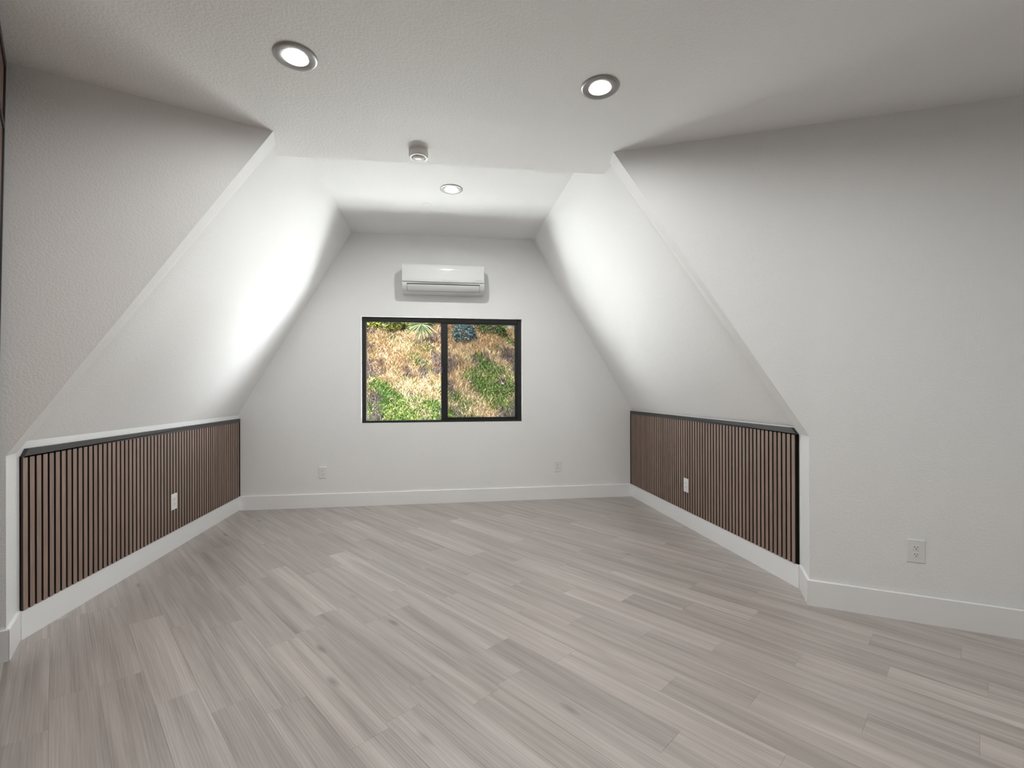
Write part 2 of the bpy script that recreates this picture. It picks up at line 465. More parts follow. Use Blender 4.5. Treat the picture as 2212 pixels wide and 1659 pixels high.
dormer = structure(b.build('ceiling_dormer', WALL), 'smooth white flat ceiling strip between the two slopes', 'ceiling')
poly = [(-3.3,-2.4),(4.4,-2.4),(4.4,1.30),(1.16,2.70),(1.13,2.932),(-1.04,2.963),(-1.06,2.72),(-3.3,1.76)]
b = MB(); b.hexa([P(x, y, ZC) for x, y in poly], [P(x, y, ZC+0.15) for x, y in poly])
ceiling = structure(b.build('ceiling', CEIL), 'textured white flat ceiling over the main room', 'ceiling')

# recesses for the downlights
def cutter(x, y, z):
    m = MB(); m.lathe([(LR*0.80, -0.05), (LR*0.80, 0.075)], 40, True, True)
    o = m.build('cutter', DARKGAP); o.location = P(x, y, z); return o
bpy.context.view_layer.update()
cs = [cutter(*l) for l in LIGHTS[:2]+REAR_FILL_LIGHTS]; c3 = [cutter(*LIGHTS[2])]
bpy.context.view_layer.update()
cut(ceiling, cs); cut(dormer, c3)

# diagonal walls, each ending in a jamb whose upper part follows the slope
def diagonal_right():
    m = MB()
    F0, F1, F2 = (1.955,2.2405,0), (1.957,2.2395,0.899), (1.026,2.651,ZC)
    B0, B1, B2 = (2.070,2.432,0), (2.070,2.432,0.889), (1.050,2.778,ZC)
    T1 = (1.955,2.2405,ZC)
    m.add([P(*p) for p in (F0,F1,F2,T1,B0,B1,B2)], [(1,3,2),(0,1,5,4),(1,2,6,5)])
    nx, nz = 14, 10; X1 = 4.3
    g = []
    for i in range(nx+1):
        x = 1.955+(X1-1.955)*i/nx
        for j in range(nz+1):
            t = j/nz; g.append(P(x, y_dr_bot(x)*(1-t)+y_dr_top(x)*t, ZC*t))
    m.add(g, [(i*(nz+1)+j, (i+1)*(nz+1)+j, (i+1)*(nz+1)+j+1, i*(nz+1)+j+1) for i in range(nx) for j in range(nz)])
    # back of the wall
    m.add([P(*p) for p in (B0,B1,B2,(4.3,1.50,ZC),(4.3,1.10,0))], [(0,1,2,3,4)])
    return structure(m.build('wall_diagonal_right', WALL, fix=False), 'white diagonal wall with the duplex outlet near its baseboard', 'wall')
def diagonal_left():
    m = MB()
    F0, F1, F2 = (-1.8404,2.2723,0), (-1.8404,2.2723,0.874), (-0.895,2.6845,ZC)
    B0, B1, B2 = (-1.938,2.449,0), (-1.938,2.449,0.868), (-0.932,2.832,ZC)
    E0, E2 = (-3.3,y_dl(-3.3),0), (-3.3,y_dl(-3.3),ZC)
    m.add([P(*p) for p in (F0,F1,F2,E2,E0,B0,B1,B2)], [(0,1,2,3,4),(0,1,6,5),(1,2,7,6)])
    m.add([P(*p) for p in (B0,B1,B2,(-3.3,1.86,ZC),(-3.3,1.86,0))], [(0,1,2,3,4)])
    return structure(m.build('wall_diagonal_left', WALL, fix=False), 'white diagonal wall meeting the dark slatted partition', 'wall')
diagonal_right(); diagonal_left()

# the rest of the room behind the camera and the outer shell
b = MB(); b.box(-3.3*S-0.15, -3.3*S, -2.4*S, 5.0*S, 0, 3.2*S)
structure(b.build('wall_side_left', WALL), 'plain white side wall behind the slatted partition', 'wall')
b = MB(); b.box(4.3*S, 4.3*S+0.15, -2.4*S, 5.0*S, 0, 3.2*S)
structure(b.build('wall_side_right', WALL), 'plain white side wall at the end of the diagonal wall', 'wall')
b = MB(); b.box(-3.5*S, 4.5*S, -2.4*S-0.15, -2.4*S, 0, 3.2*S)
structure(b.build('wall_front', WALL), 'plain white wall behind the viewer', 'wall')
b = MB(); b.box(-3.6*S, 4.7*S, -2.6*S, 5.25*S, 3.2*S, 3.2*S+0.2)
structure(b.build('roof', WALL), 'roof slab over the whole room', 'roof')

# ------------------------------------------------------------------ baseboards
BT = 0.013
def board(name, p0, p1, nrm, label, h=HB*S, miter0=0.0, miter1=0.0):
    """a square baseboard with an eased top edge, from p0 to p1 on the floor, nrm points into the room"""
    p0, p1 = Vector((*p0, 0))*S, Vector((*p1, 0))*S
    n = Vector((*nrm, 0)).normalized(); d = (p1-p0).normalized()
    prof = [(0, 0), (BT, 0), (BT, h-0.004), (BT-0.004, h), (0, h)]
    a = [p0+n*u-d*(miter0*u)+Vector((0, 0, v)) for u, v in prof]
    c = [p1+n*u+d*(miter1*u)+Vector((0, 0, v)) for u, v in prof]
    m = MB(); m.hexa(a, c)
    return structure(m.build(name, TRIMW), label, 'baseboard')
board('baseboard_back', (XL, YB), (XR, YB), (0, -1), 'white baseboard along the gable wall under the window', miter0=-1, miter1=-1)
board('baseboard_left', (XL, 2.449), (XL, YB), (1, 0), 'white baseboard under the slat panel beside the slatted partition', miter1=-1)
board('baseboard_right', (XR, 2.432), (XR, YB), (-1, 0), 'white baseboard under the slat panel beside the plain diagonal wall', miter1=-1)
board('baseboard_jamb_left', (-1.8404, 2.2723), (-1.938, 2.449), (0.876, 0.483), 'short white baseboard on the jamb next to the slatted partition', miter0=0.9, miter1=-0.25)
board('baseboard_jamb_right', (1.955, 2.2405), (2.070, 2.432), (-0.857, 0.515), 'short white baseboard on the jamb next to the duplex outlet wall', miter0=0.9, miter1=-0.25)
board('baseboard_diagonal_left', (-3.3, y_dl(-3.3)), (-1.8404, 2.2723), (0.40, -0.917), 'white baseboard on the diagonal wall at the slatted partition', miter1=0.9)
board('baseboard_diagonal_right', (1.955, 2.2405), (4.3, y_dr_bot(4.3)), (-0.543, -0.84), 'white baseboard on the diagonal wall below the duplex outlet', miter0=0.9)

# ------------------------------------------------------------------ slat panels on the knee walls
PITCH_S, SLAT_W, SLAT_D = 0.0373*S, 0.0262*S, 0.010
SLAT_EDGE = plain('slat_edge_mat', (0.022, 0.016, 0.014), 0.7, var=0.15)
def dark_edges(o):
    me = o.data; me.materials.append(SLAT_EDGE)
    for p in me.polygons:
        if abs(p.normal.x) < 0.9: p.material_index = 1
    return o
BACK_D = 0.009
def slat_mesh(h, name):
    m = MB(); m.box(BACK_D, BACK_D+SLAT_D, -SLAT_W/2, SLAT_W/2, 0, h)
    return m
def panel(side, x_wall, y_near, y_far, gap0, ztop, ycut, label):
    s = 1 if side == 'left' else -1        # into the room
    root = empty('slat_panel', (x_wall*S, y_near*S, HB*S))
    tag(root, label, 'wall panel', 'slat panels on the two knee walls')
    y0, L = 0.0, (y_far-y_near)*S
    H = (ztop-HB)*S
    trim = 0.034*S
    c = (ycut-y_near)*S
    def X(m):                              # mirror for the other side
        if s < 0: m.v = [(-x, y, z) for x, y, z in m.v]
        return m
    m = MB()
    yzb = [(0, 0), (L-0.012, 0), (L-0.012, H-0.002), (c+0.004, H-0.002), (0, H-0.042)]
    m.hexa([(0.0005, y, z) for y, z in yzb], [(BACK_D, y, z) for y, z in yzb]); X(m).build('backing', FELT, root)
    hs = H-trim
    first = None
    y = (gap0-y_near)*S+PITCH_S/2
    while y-PITCH_S > 0: y -= PITCH_S
    # partial slat at the near end
    if y-PITCH_S/2 > 0.012:
        m = MB(); m.box(BACK_D, BACK_D+SLAT_D, max(0.003, y-PITCH_S-SLAT_W/2), y-PITCH_S+SLAT_W/2, 0.001, hs); 
        if y-PITCH_S+SLAT_W/2 > 0.010: dark_edges(X(m).build('slat', SLAT, root))
    while y+SLAT_W/2 < L-0.018:
        if first is None:
            m = MB(); m.box(BACK_D, BACK_D+SLAT_D, -SLAT_W/2, SLAT_W/2, 0, hs)
            o = dark_edges(X(m).build('slat', SLAT, root, bevel=0.0006, seg=1)); first = o.data
        else:
            o = bpy.data.objects.new('slat', first); COL.objects.link(o); o.parent = root
        o.location = (0, y, 0.0005)
        y += PITCH_S
    m = MB()
    yz = [(0.001, H-trim), (L-0.013, H-trim), (L-0.013, H), (c, H), (0.001, H-0.040)]
    m.hexa([(0.001, a, z) for a, z in yz], [(BACK_D+SLAT_D+0.004, a, z) for a, z in yz])
    X(m).build('top_trim', BLACKTRIM, root, bevel=0.001, seg=1)
    m = MB(); m.box(0.001, BACK_D+SLAT_D+0.004, L-0.012, L-0.001, 0, H)
    X(m).build('end_trim', BLACKTRIM, root, bevel=0.001, seg=1)
    return root
panel('left', XL, 2.452, YB, 2.481, HPL, 2.478, 'brown wood slat panel with black top trim, below the slope that shows a plain strip')
panel('right', XR, 2.437, YB, 2.444, HPR, 2.475, 'brown wood slat panel with black top trim, ending beside the plain diagonal wall')

# ------------------------------------------------------------------ slatted partition at the edge of the picture
def partition():
    top = Vector((-1.838, 2.2755, ZC)); d = Vector((0.586, -0.81, 0)).normalized()
    lean = Vector((-0.0385, -0.0168, 0))           # foot of the corner stands a little further along the wall
    n = Vector((d.y, -d.x, 0))
    if n.x > 0: n = -n                             # away from the room
    LEN = 1.25
    root = empty('slatted_partition', (top+lean)*S); root.location.z = 0
    tag(root, 'dark wood slat partition with black edge trims at the diagonal wall', 'partition')
    org = Vector(root.location)
    def pt(s, dep, z):                             # s along the wall, dep metres behind its face, z plan units
        t = z/ZC
        p = (top*t+(top+lean)*(1-t)); p = Vector((p.x, p.y, z))*S
        return p+d*(s*S)+n*dep-org
    def slab(name, s0, s1, z0, z1, d0, d1, mat):
        m = MB(); m.hexa([pt(s0,d0,z0), pt(s1,d0,z0), pt(s1,d0,z1), pt(s0,d0,z1)], [pt(s0,d1,z0), pt(s1,d1,z0), pt(s1,d1,z1), pt(s0,d1,z1)])
        return m.build(name, mat, root)
    slab('core', 0.0, LEN, 0.001, ZC-0.001, 0.022, 0.10, FELT)
    slab('corner_trim', 0.0, 0.03, 0.001, ZC-0.001, 0.0, 0.022, BLACKTRIM)
    slab('end_trim', LEN-0.03, LEN, 0.001, ZC-0.001, 0.0, 0.022, BLACKTRIM)
    slab('top_trim', 0.03, LEN-0.03, ZC-0.04, ZC-0.001, 0.0, 0.022, BLACKTRIM)
    slab('rail', 0.03, LEN-0.03, 2.262, 2.292, 0.0, 0.022, BLACKTRIM)
    slab('bottom_trim', 0.03, LEN-0.03, 0.001, 0.06, 0.0, 0.022, BLACKTRIM)
    s = 0.042
    while s+0.0265 < LEN-0.035:
        slab('slat', s, s+0.0265, 0.06, 2.262, 0.006, 0.022, SLAT)
        slab('slat', s, s+0.0265, 2.292, ZC-0.04, 0.006, 0.022, SLAT)
        s += 0.0373
partition()

# ------------------------------------------------------------------ outlets
def make_outlet(label):
    r = empty('outlet')
    tag(r, label, 'outlet', 'duplex outlets')
    w, h = 0.041, 0.0635
    m = MB()
    m.add([(-w,0,-h),(w,0,-h),(w,0,h),(-w,0,h),(-w,-0.003,-h),(w,-0.003,-h),(w,-0.003,h),(-w,-0.003,h),
           (-w+.004,-0.006,-h+.004),(w-.004,-0.006,-h+.004),(w-.004,-0.006,h-.004),(-w+.004,-0.006,h-.004)],
          [(0,1,2,3),(0,4,5,1),(1,5,6,2),(2,6,7,3),(3,7,4,0),(4,8,9,5),(5,9,10,6),(6,10,11,7),(7,11,8,4),(8,11,10,9)])
    m.build('cover_plate', PLATE, r)
    for zc in (0.0195, -0.0195):
        m = MB(); pr = []
        for k in range(32):
            a = 2*math.pi*k/32; pr.append((0.0172*math.cos(a), max(-0.0138, min(0.0138, 0.0172*math.sin(a)))))
        m.hexa([(x, -0.005, z+zc) for x, z in pr], [(x, -0.0078, z+zc) for x, z in pr])
        f = m.build('receptacle', PLATE, r)
        for x, zz, hw, hh in ((-0.0063, 0.004, 0.0012, 0.0042), (0.0063, 0.004, 0.0012, 0.0034)):
            m = MB(); m.box(x-hw, x+hw, -0.0082, -0.0070, zc+zz-hh, zc+zz+hh); m.build('slot', PLATE_HOLE, f)
        m = MB(); pr = [(0.0025*math.cos(2*math.pi*k/12), 0.0025*math.sin(2*math.pi*k/12)-0.0068) for k in range(12)]
        m.hexa([(x, -0.0070, z+zc) for x, z in pr], [(x, -0.0082, z+zc) for x, z in pr]); m.build('ground_hole', PLATE_HOLE, f)
    m = MB(); pr = [(0.0032*math.cos(2*math.pi*k/12), 0.0032*math.sin(2*math.pi*k/12)) for k in range(12)]
    m.hexa([(x, -0.0055, z) for x, z in pr], [(x, -0.0072, z) for x, z in pr]); m.build('screw', PLATE, r)
    return r
o1 = make_outlet('white duplex outlet on the gable wall, toward the slatted partition side of the window')
o1.location = P(-1.152, YB, 0.343)
def outlet_copy(label, loc, rz):
    c = copy_tree(o1); c.location = loc; c.rotation_euler = (0, 0, rz); c['label'] = label; return c
outlet_copy('white duplex outlet on the gable wall, on the side of the plain diagonal wall', P(1.234, YB, 0.343), 0)
PANEL_T = BACK_D+SLAT_D
outlet_copy('white duplex outlet on the wood slat panel that starts at the slatted partition', P(XL, 3.684, 0.350)+Vector((PANEL_T, 0, 0)), math.radians(90))
outlet_copy('white duplex outlet on the wood slat panel that starts at the plain diagonal wall', P(XR, 3.660, 0.350)-Vector((PANEL_T, 0, 0)), math.radians(-90))
xr_ = 2.336; t_ = 0.347/ZC
ang = math.atan2(-(0.6465*(1-t_)+0.4413*t_), 1)
oo = outlet_copy('white duplex outlet on the plain diagonal wall above its baseboard', P(xr_, y_dr_bot(xr_)*(1-t_)+y_dr_top(xr_)*t_, 0.347), ang)

# ------------------------------------------------------------------ downlights
def make_downlight(label, grp):
    r = empty('downlight')
    tag(r, label, 'ceiling light', grp)
    R = LR
    m = MB(); m.lathe([(R*0.97, 0.0), (R, -0.001), (R*0.99, -0.005), (R*0.95, -0.0075), (R*0.88, -0.0085), (R*0.63, -0.0070), (R*0.585, -0.0055), (R*0.575, -0.003), (R*0.575, 0.006), (R*0.75, 0.006)], 64)
    m.build('trim_ring', NICKEL, r, smooth=True)
    m = MB(); m.lathe([(R*0.572, -0.0035), (R*0.55, -0.0030), (R*0.535, 0.0005), (R*0.53, 0.004)], 64); m.build('baffle', BAFFLE, r, smooth=True)
    m = MB(); m.lathe([(R*0.535, 0.0035), (R*0.40, 0.0020), (R*0.2, 0.0013), (0.0005, 0.001)], 64, False, True); m.build('lens', LENS, r, smooth=True)
    m = MB(); m.lathe([(R*0.74, 0.007), (R*0.74, 0.07), (0.0005, 0.07)], 40, False, True); m.build('housing', DARKGAP, r)
    return r
def lamp(parent, watts):
    d = bpy.data.lights.new('downlight_lamp', 'AREA'); d.shape = 'DISK'; d.size = LR*1.0; d.energy = watts; d.color = (0.985, 1.0, 0.975)
    l_ = bpy.data.objects.new('downlight_lamp', d); COL.objects.link(l_); l_.parent = parent; l_.location = (0, 0, -0.0005)
    return l_
dl = make_downlight('round downlight with nickel ring in the textured ceiling, nearer the slatted partition', 'recessed downlights')
dl.location = P(*LIGHTS[0])
dls = [dl]
for k, L_ in enumerate(LIGHTS[1:]+REAR_FILL_LIGHTS):
    c = copy_tree(dl); c.location = P(*L_); dls.append(c)
    if k == 0: c['label'] = 'round downlight with nickel ring in the textured ceiling, nearer the plain diagonal wall'
    elif k == 1: c['label'] = 'round downlight with nickel ring in the smooth ceiling strip between the slopes'
    else: c['label'] = 'added fill downlight with nickel ring, unseen over the main room'; c['group'] = 'added fill downlights behind the viewer'
for k, c in enumerate(dls): lamp(c, DOWNLIGHT_W if k < 2 else DORMER_W if k == 2 else REAR_FILL_W)

# ------------------------------------------------------------------ smoke detector and ceiling disc
r = empty('smoke_detector', P(-0.121, 2.785, ZC)); r.scale = (1, 1, 0.80)
tag(r, 'round white smoke detector hanging from the textured ceiling', 'smoke detector')
R = 0.0625
MB().lathe([(0.0005, 0), (R*0.97, 0), (R*0.99, -0.004), (R*0.99, -0.016), (R*0.95, -0.018)], 48, True).build('base', DETECT, r, smooth=True)
MB().lathe([(R*0.93, -0.017), (R, -0.020), (R, -0.045), (R*0.97, -0.055), (R*0.86, -0.062), (R*0.72, -0.062)], 48).build('body', DETECT, r, smooth=True)
v = MB(); v.lathe([(R*0.72, -0.060), (R*0.66, -0.057), (0.0005, -0.057)], 48, False, True); v.build('vent_ring', DARKGAP, r, smooth=True)
for k in range(20):
    a = 2*math.pi*k/20
    m = MB(); m.box(R*0.60, R*0.75, -0.0016, 0.0016, -0.0635, -0.056)
    o = m.build('vent_fin', DETECT, r); o.rotation_euler = (0, 0, a)
MB().lathe([(R*0.60, -0.056), (R*0.62, -0.066), (R*0.52, -0.072), (R*0.25, -0.075), (0.0005, -0.0755)], 48, False, True).build('dome', DETECT, r, smooth=True)

r = MB().lathe([(0.042, 0.0), (0.042, -0.0025), (0.040, -0.0035), (0.0005, -0.0040)], 40, True, True).build('sprinkler_cover', WALL, smooth=True)
r.location = P(-0.106, 4.012, HD)
tag(r, 'small flat white round cover plate in the smooth ceiling strip', 'cover plate')

# ------------------------------------------------------------------ air conditioner
def air_conditioner():
    w, H = 0.883, 0.303
    root = empty('air_conditioner', P(0.039, YB, 0)); root.location.z = 2.119*S
    tag(root, 'white wall-mounted split air conditioner above the window', 'air conditioner')
    def ext(prof, xa, xb): 
        m = MB(); m.hexa([(xa, -d, z) for d, z in prof], [(xb, -d, z) for d, z in prof]); return m
    body = [(0.001,0.004),(0.085,0.0),(0.135,0.010),(0.172,0.034),(0.195,0.066),(0.204,0.094),(0.203,0.100),(0.198,0.104),(0.198,0.285),(0.186,0.298),(0.17,H),(0.001,H)]
    ext(body, -w/2, w/2).build('body', PLASTIC, root, smooth=True)
    # front panel: upright slab, lower edge curling in, rounded top
    fp = [(0.1985,0.108),(0.207,0.110),(0.2105,0.118),(0.2115,0.145),(0.2110,0.24),(0.2085,0.280),(0.201,0.295),(0.189,0.3045),(0.187,0.3000),(0.1985,0.286)]
    panel_ = ext(fp, -w/2+0.001, w/2-0.001).build('front_panel', PLASTIC, root, smooth=True)
    # bowed silver lip under the front panel
    n = 24; top, bot = [], []
    m = MB(); vs = []
    for i in range(n+1):
        u = -1+2*i/n; x = u*(w/2-0.003); bow = 0.011*(1-u*u)+0.0012
        vs += [(x, -0.2035, 0.107), (x, -0.2075-0.004*(1-u*u), 0.1065), (x, -0.2060, 0.107-bow), (x, -0.2030, 0.107-bow)]
    fs = []
    for i in range(n):
        for k in range(4): fs.append((i*4+k, i*4+(k+1) % 4, (i+1)*4+(k+1) % 4, (i+1)*4+k))
    m.add(vs, fs+[(3,2,1,0), (n*4, n*4+1, n*4+2, n*4+3)]); m.build('lip', SILVER, root, smooth=True)
    # outlet recess and louver
    xa, xb = -w/2+0.052, w/2-0.050
    rec = [(0.150,0.018),(0.1745,0.0345),(0.1965,0.066),(0.2042,0.0885),(0.2034,0.0905),(0.17,0.075)]
    ext(rec, xa-0.003, xb+0.003).build('outlet_recess', DARKGAP, root)
    lou = [(0.140,0.0125),(0.173,0.0315),(0.1975,0.064),(0.2045,0.0795),(0.2030,0.0805),(0.195,0.066),(0.171,0.034),(0.139,0.015)]
    ext(lou, xa, xb).build('louver', PLASTIC, root, smooth=True)
    # round maker's dot, printed line and the small display mark
    m = MB(); pr = [(0.0055*math.cos(2*math.pi*k/20), 0.0055*math.sin(2*math.pi*k/20)) for k in range(20)]
    m.hexa([(x+0.010, -0.2100, z+0.131) for x, z in pr], [(x+0.010, -0.2120, z+0.131) for x, z in pr]); m.build('badge', PLASTIC_GREY, panel_)
    x = 0.350
    for k, wd in enumerate((0.006, 0.007, 0.006, 0.005, 0.006, 0.007, 0.005, 0.006)):
        m = MB(); m.box(x, x+wd, -0.2121, -0.2100, 0.1345, 0.1385); m.build('print_mark', PLASTIC_GREY, panel_); x += wd+0.0016
    m = MB(); m.box(0.404, 0.424, -0.2040, -0.1980, 0.070, 0.086); m.build('display_mark', plain('ac_display_mat', (0.62,0.62,0.63), 0.3), root)
    # intake slots along the top
    for k in range(5):
        m = MB(); m.box(-w/2+0.05, w/2-0.05, -0.155+0.028*k, -0.147+0.028*k, H-0.002, H+0.0006); m.build('intake_slot', DARKGAP, root)
air_conditioner()

# ------------------------------------------------------------------ window
def window():
    root = empty('window_1', P((WX0+WX1)/2, YB, WZ0)); ox, oy, oz = root.location
    structure(root, 'black framed sliding window looking out on the dry hillside', 'window')
    y_in = YB*S+0.055                              # inner face of the frame
    def bx(mb, x0, x1, z0, z1, y0, y1): return mb.box(x0-ox, x1-ox, y0-oy, y1-oy, z0-oz, z1-oz)
    X0, X1, Z0, Z1 = WX0*S+0.004, WX1*S-0.004, WZ0*S+0.003, WZ1*S-0.004
    fw = 0.040
    m = MB(); D0, D1 = y_in, y_in+0.075
    bx(m, X0, X0+fw, Z0, Z1, D0, D1); m.build('frame_jamb', FRAME, root, bevel=0.002, seg=1)
    m = MB(); bx(m, X1-fw, X1, Z0, Z1, D0, D1); m.build('frame_jamb', FRAME, root, bevel=0.002, seg=1)
    m = MB(); bx(m, X0+fw, X1-fw, Z1-fw, Z1, D0, D1); m.build('frame_head', FRAME, root, bevel=0.002, seg=1)
    m = MB(); bx(m, X0+fw, X1-fw, Z0, Z0+0.020, D0, D1); m.build('frame_sill', FRAME, root, bevel=0.002, seg=1)
    # track lip in front of the head
    m = MB(); bx(m, X0+fw, X1-fw, Z1-fw-0.008, Z1-fw, D0+0.012, D0+0.020); m.build('track', FRAME, root)
    xm0, xm1 = 0.012*S, 0.082*S
    # fixed light
    m = MB(); bx(m, X0+fw, xm0+0.02, Z0+0.020, Z1-fw, D1-0.020, D1-0.016); m.build('pane', GLASS, root)
    m = MB(); bx(m, xm0, xm0+0.030, Z0+0.020, Z1-fw, D1-0.028, D1-0.006); m.build('meeting_stile', FRAME, root, bevel=0.0015, seg=1)
    # sliding sash
    st = 0.034; a0, a1, b0, b1 = xm0+0.004, X1-fw+0.004, Z0+0.018, Z1-fw+0.004
    s0, s1 = D0+0.022, D0+0.046
    sash = MB(); bx(sash, a0, xm1, b0, b1, s0, s1); so = sash.build('sash', FRAME, root, bevel=0.0015, seg=1)
    def sp(nm, *q):
        m = MB(); bx(m, *q); return m.build(nm, FRAME, so, bevel=0.0015, seg=1)
    sp('sash_stile', a1-st, a1, b0, b1, s0, s1); sp('sash_rail', xm1, a1-st, b1-0.022, b1, s0, s1); sp('sash_rail', xm1, a1-st, b0, b0+0.030, s0, s1)
    m = MB(); bx(m, xm1-0.004, a1-st+0.004, b0+0.026, b1-0.018, s0+0.010, s0+0.014); m.build('pane', GLASS, so)
    m = MB(); bx(m, xm0+0.006, xm0+0.018, 1.33*S, 1.33*S+0.075, s0-0.010, s0+0.001); m.build('latch', plain('latch_mat', (0.05,0.05,0.05), 0.3), so, bevel=0.002, seg=1)
    # insect screen outside the sliding half
    m = MB(); bx(m, xm0+0.02, X1-fw+0.002, Z0+0.018, Z1-fw+0.002, D1+0.0005, D1+0.0009); m.build('insect_screen', SCREEN, root)
window()

# ------------------------------------------------------------------ outside: hillside, plants
def hill_z(x, y):
    """height of the hillside, plan units"""
    y0 = 6.95
    base = np.where(y < y0, -0.05-0.30*(y0-y)**2*0.3, 0.0)
    t = np.clip(y-y0, 0, None)
    z = 0.42+0.66*t
    crest = 2.42+0.03*np.sin(x*1.3)+0.02*x
    z = np.where(z > crest, crest+(z-crest)*0.10, z)
    bump = 0.05*np.sin(x*2.1+y*1.3)+0.035*np.sin(x*4.7-y*3.1+1.0)+0.02*np.sin(x*9.1+y*7.7)
    return np.where(y < y0, 0.42-(y0-y)*1.6, z)+bump*np.clip(t, 0, 1)

def set_cols(me, cols):
    ca = me.color_attributes.new('Col', 'FLOAT_COLOR', 'POINT')
    ca.data.foreach_set('color', np.asarray(cols, dtype=np.float32).ravel())

TAN = np.array([0.33, 0.235, 0.135]); STRAW = np.array([0.46, 0.365, 0.245]); GREEN = np.array([0.062, 0.115, 0.026]); LIME = np.array([0.125, 0.165, 0.045])
DEAD = np.array([0.105, 0.082, 0.085]); RUST = np.array([0.24, 0.105, 0.035])
def fbm(x, y, seed):
    r_ = np.random.default_rng(seed); v = 0; a = 1
    for k in range(5):
        th = r_.uniform(0, 6.28, 4); f = 1.9*1.9**k
        v = v+a*(np.sin(f*(x*np.cos(th[0])+y*np.sin(th[0]))+th[1]*3)*np.sin(f*(x*np.cos(th[2])-y*np.sin(th[2]))+th[3]*3)); a *= 0.78
    return v
def ground_col(x, y, jit):
    """dry grass above and right of centre, fleshy green ground cover lower down, purple-grey dead patches between"""
    h = (y-6.95)/3.0
    g = 1.1*fbm(x, y, 3)+0.85-1.3*h-0.10*(x+0.2)-0.6*np.exp(-((x-0.25)/0.5)**2)
    d = fbm(x*1.7, y*1.7, 11)
    c = TAN[None]+(STRAW-TAN)[None]*np.clip(0.5+0.5*fbm(x*2, y*2, 5), 0, 1)[:, None]
    gm = np.clip(g*1.5+0.1+jit*0.85, 0, 1)[:, None]
    gc = GREEN[None]+(LIME-GREEN)[None]*np.clip(0.35+0.45*fbm(x*2.3, y*2.3, 8)+jit*0.4, 0, 1)[:, None]
    c = c*(1-gm)+gc*gm
    dm = np.clip((d-0.42)*2.2+jit*0.4, 0, 1)[:, None]*0.85
    c = c*(1-dm)+DEAD[None]*dm
    rm = np.clip((fbm(x*2.6, y*2.6, 21)-0.75)*2.0+jit*0.3, 0, 1)[:, None]*0.7
    return c*(1-rm)+RUST[None]*rm

def hillside():
    xs = np.linspace(-5.5, 6.0, 116); ys = np.linspace(5.35, 14.0, 120)
    X, Y = np.meshgrid(xs, ys); Z = hill_z(X, Y)
    v = np.stack([X, Y, Z], -1).reshape(-1, 3)*S
    nx = len(xs); f = [(j*nx+i, j*nx+i+1, (j+1)*nx+i+1, (j+1)*nx+i) for j in range(len(ys)-1) for i in range(nx-1)]
    me = bpy.data.meshes.new('hillside'); me.from_pydata(v.tolist(), [], f); me.update()
    c = ground_col(X.ravel(), Y.ravel(), rng.normal(0, 0.3, X.size))*0.42
    set_cols(me, np.concatenate([c, np.ones((len(c), 1))], 1))
    for p in me.polygons: p.use_smooth = True
    me.materials.append(PLANT)
    o = bpy.data.objects.new('hillside', me); COL.objects.link(o)
    structure(o, 'steep dry hillside outside the window', 'hillside')
hillside()

def blades(name, n, xr, yr, hfun, label):
    x = rng.uniform(*xr, n); y = rng.uniform(*yr, n)
    keep = (x/y > -0.21) & (x/y < 0.235)
    x, y = x[keep], y[keep]; n = len(x)
    z = hill_z(x, y)
    jit = rng.normal(0, 1, n)
    col = ground_col(x, y, jit*0.8)*rng.uniform(0.35, 1.6, n)[:, None]
    green = (col[:, 1] > col[:, 0])
    ln = np.where(green, rng.uniform(0.035, 0.075, n), rng.uniform(0.05, 0.15, n))*1.0
    wd = np.where(green, rng.uniform(0.006, 0.012, n), rng.uniform(0.003, 0.006, n))
    a = rng.uniform(0, 6.283, n); tilt = np.where(green, rng.uniform(0.1, 0.8, n), rng.uniform(0.2, 1.2, n))
    az = rng.uniform(0, 6.283, n)
    d = np.stack([np.sin(tilt)*np.cos(az), np.sin(tilt)*np.sin(az)-0.15, np.cos(tilt)], -1); d /= np.linalg.norm(d, axis=1)[:, None]
    side = np.stack([np.cos(a), np.sin(a), np.zeros(n)], -1)
    base = np.stack([x, y, z-0.006], -1)*S
    v0 = base-side*wd[:, None]; v1 = base+side*wd[:, None]
    mid = base+d*(ln*0.6)[:, None]; v2 = mid+side*(wd*0.75)[:, None]; v3 = mid-side*(wd*0.75)[:, None]
    tip = base+d*ln[:, None]+np.stack([np.cos(az), np.sin(az), -0.3*np.ones(n)], -1)*(ln*0.25)[:, None]
    V = np.stack([v0, v1, v2, v3, tip], 1).reshape(-1, 3)
    me = bpy.data.meshes.new(name)
    me.vertices.add(n*5); me.vertices.foreach_set('co', V.astype(np.float32).ravel())
    k = np.arange(n)*5
    loops = np.stack([k, k+1, k+2, k+3, k+3, k+2, k+4], 1).ravel()
    me.loops.add(n*7); me.loops.foreach_set('vertex_index', loops.astype(np.int32))
    me.polygons.add(n*2)
    st = np.stack([np.arange(n)*7, np.arange(n)*7+4], 1).ravel(); tot = np.tile([4, 3], n)
    me.polygons.foreach_set('loop_start', st.astype(np.int32)); me.polygons.foreach_set('loop_total', tot.astype(np.int32))
    me.update(); me.validate()
    c = np.repeat(col, 5, axis=0); set_cols(me, np.concatenate([np.clip(c, 0, 1), np.ones((len(c), 1))], 1))
    me.materials.append(PLANT)
    o = bpy.data.objects.new(name, me); COL.objects.link(o)
    return tag(o, label, 'grass', kind='stuff')
blades('hillside_grass', 200000, (-2.6, 2.9), (6.9, 10.9), None, 'dry straw and fleshy green ground cover on the hillside')

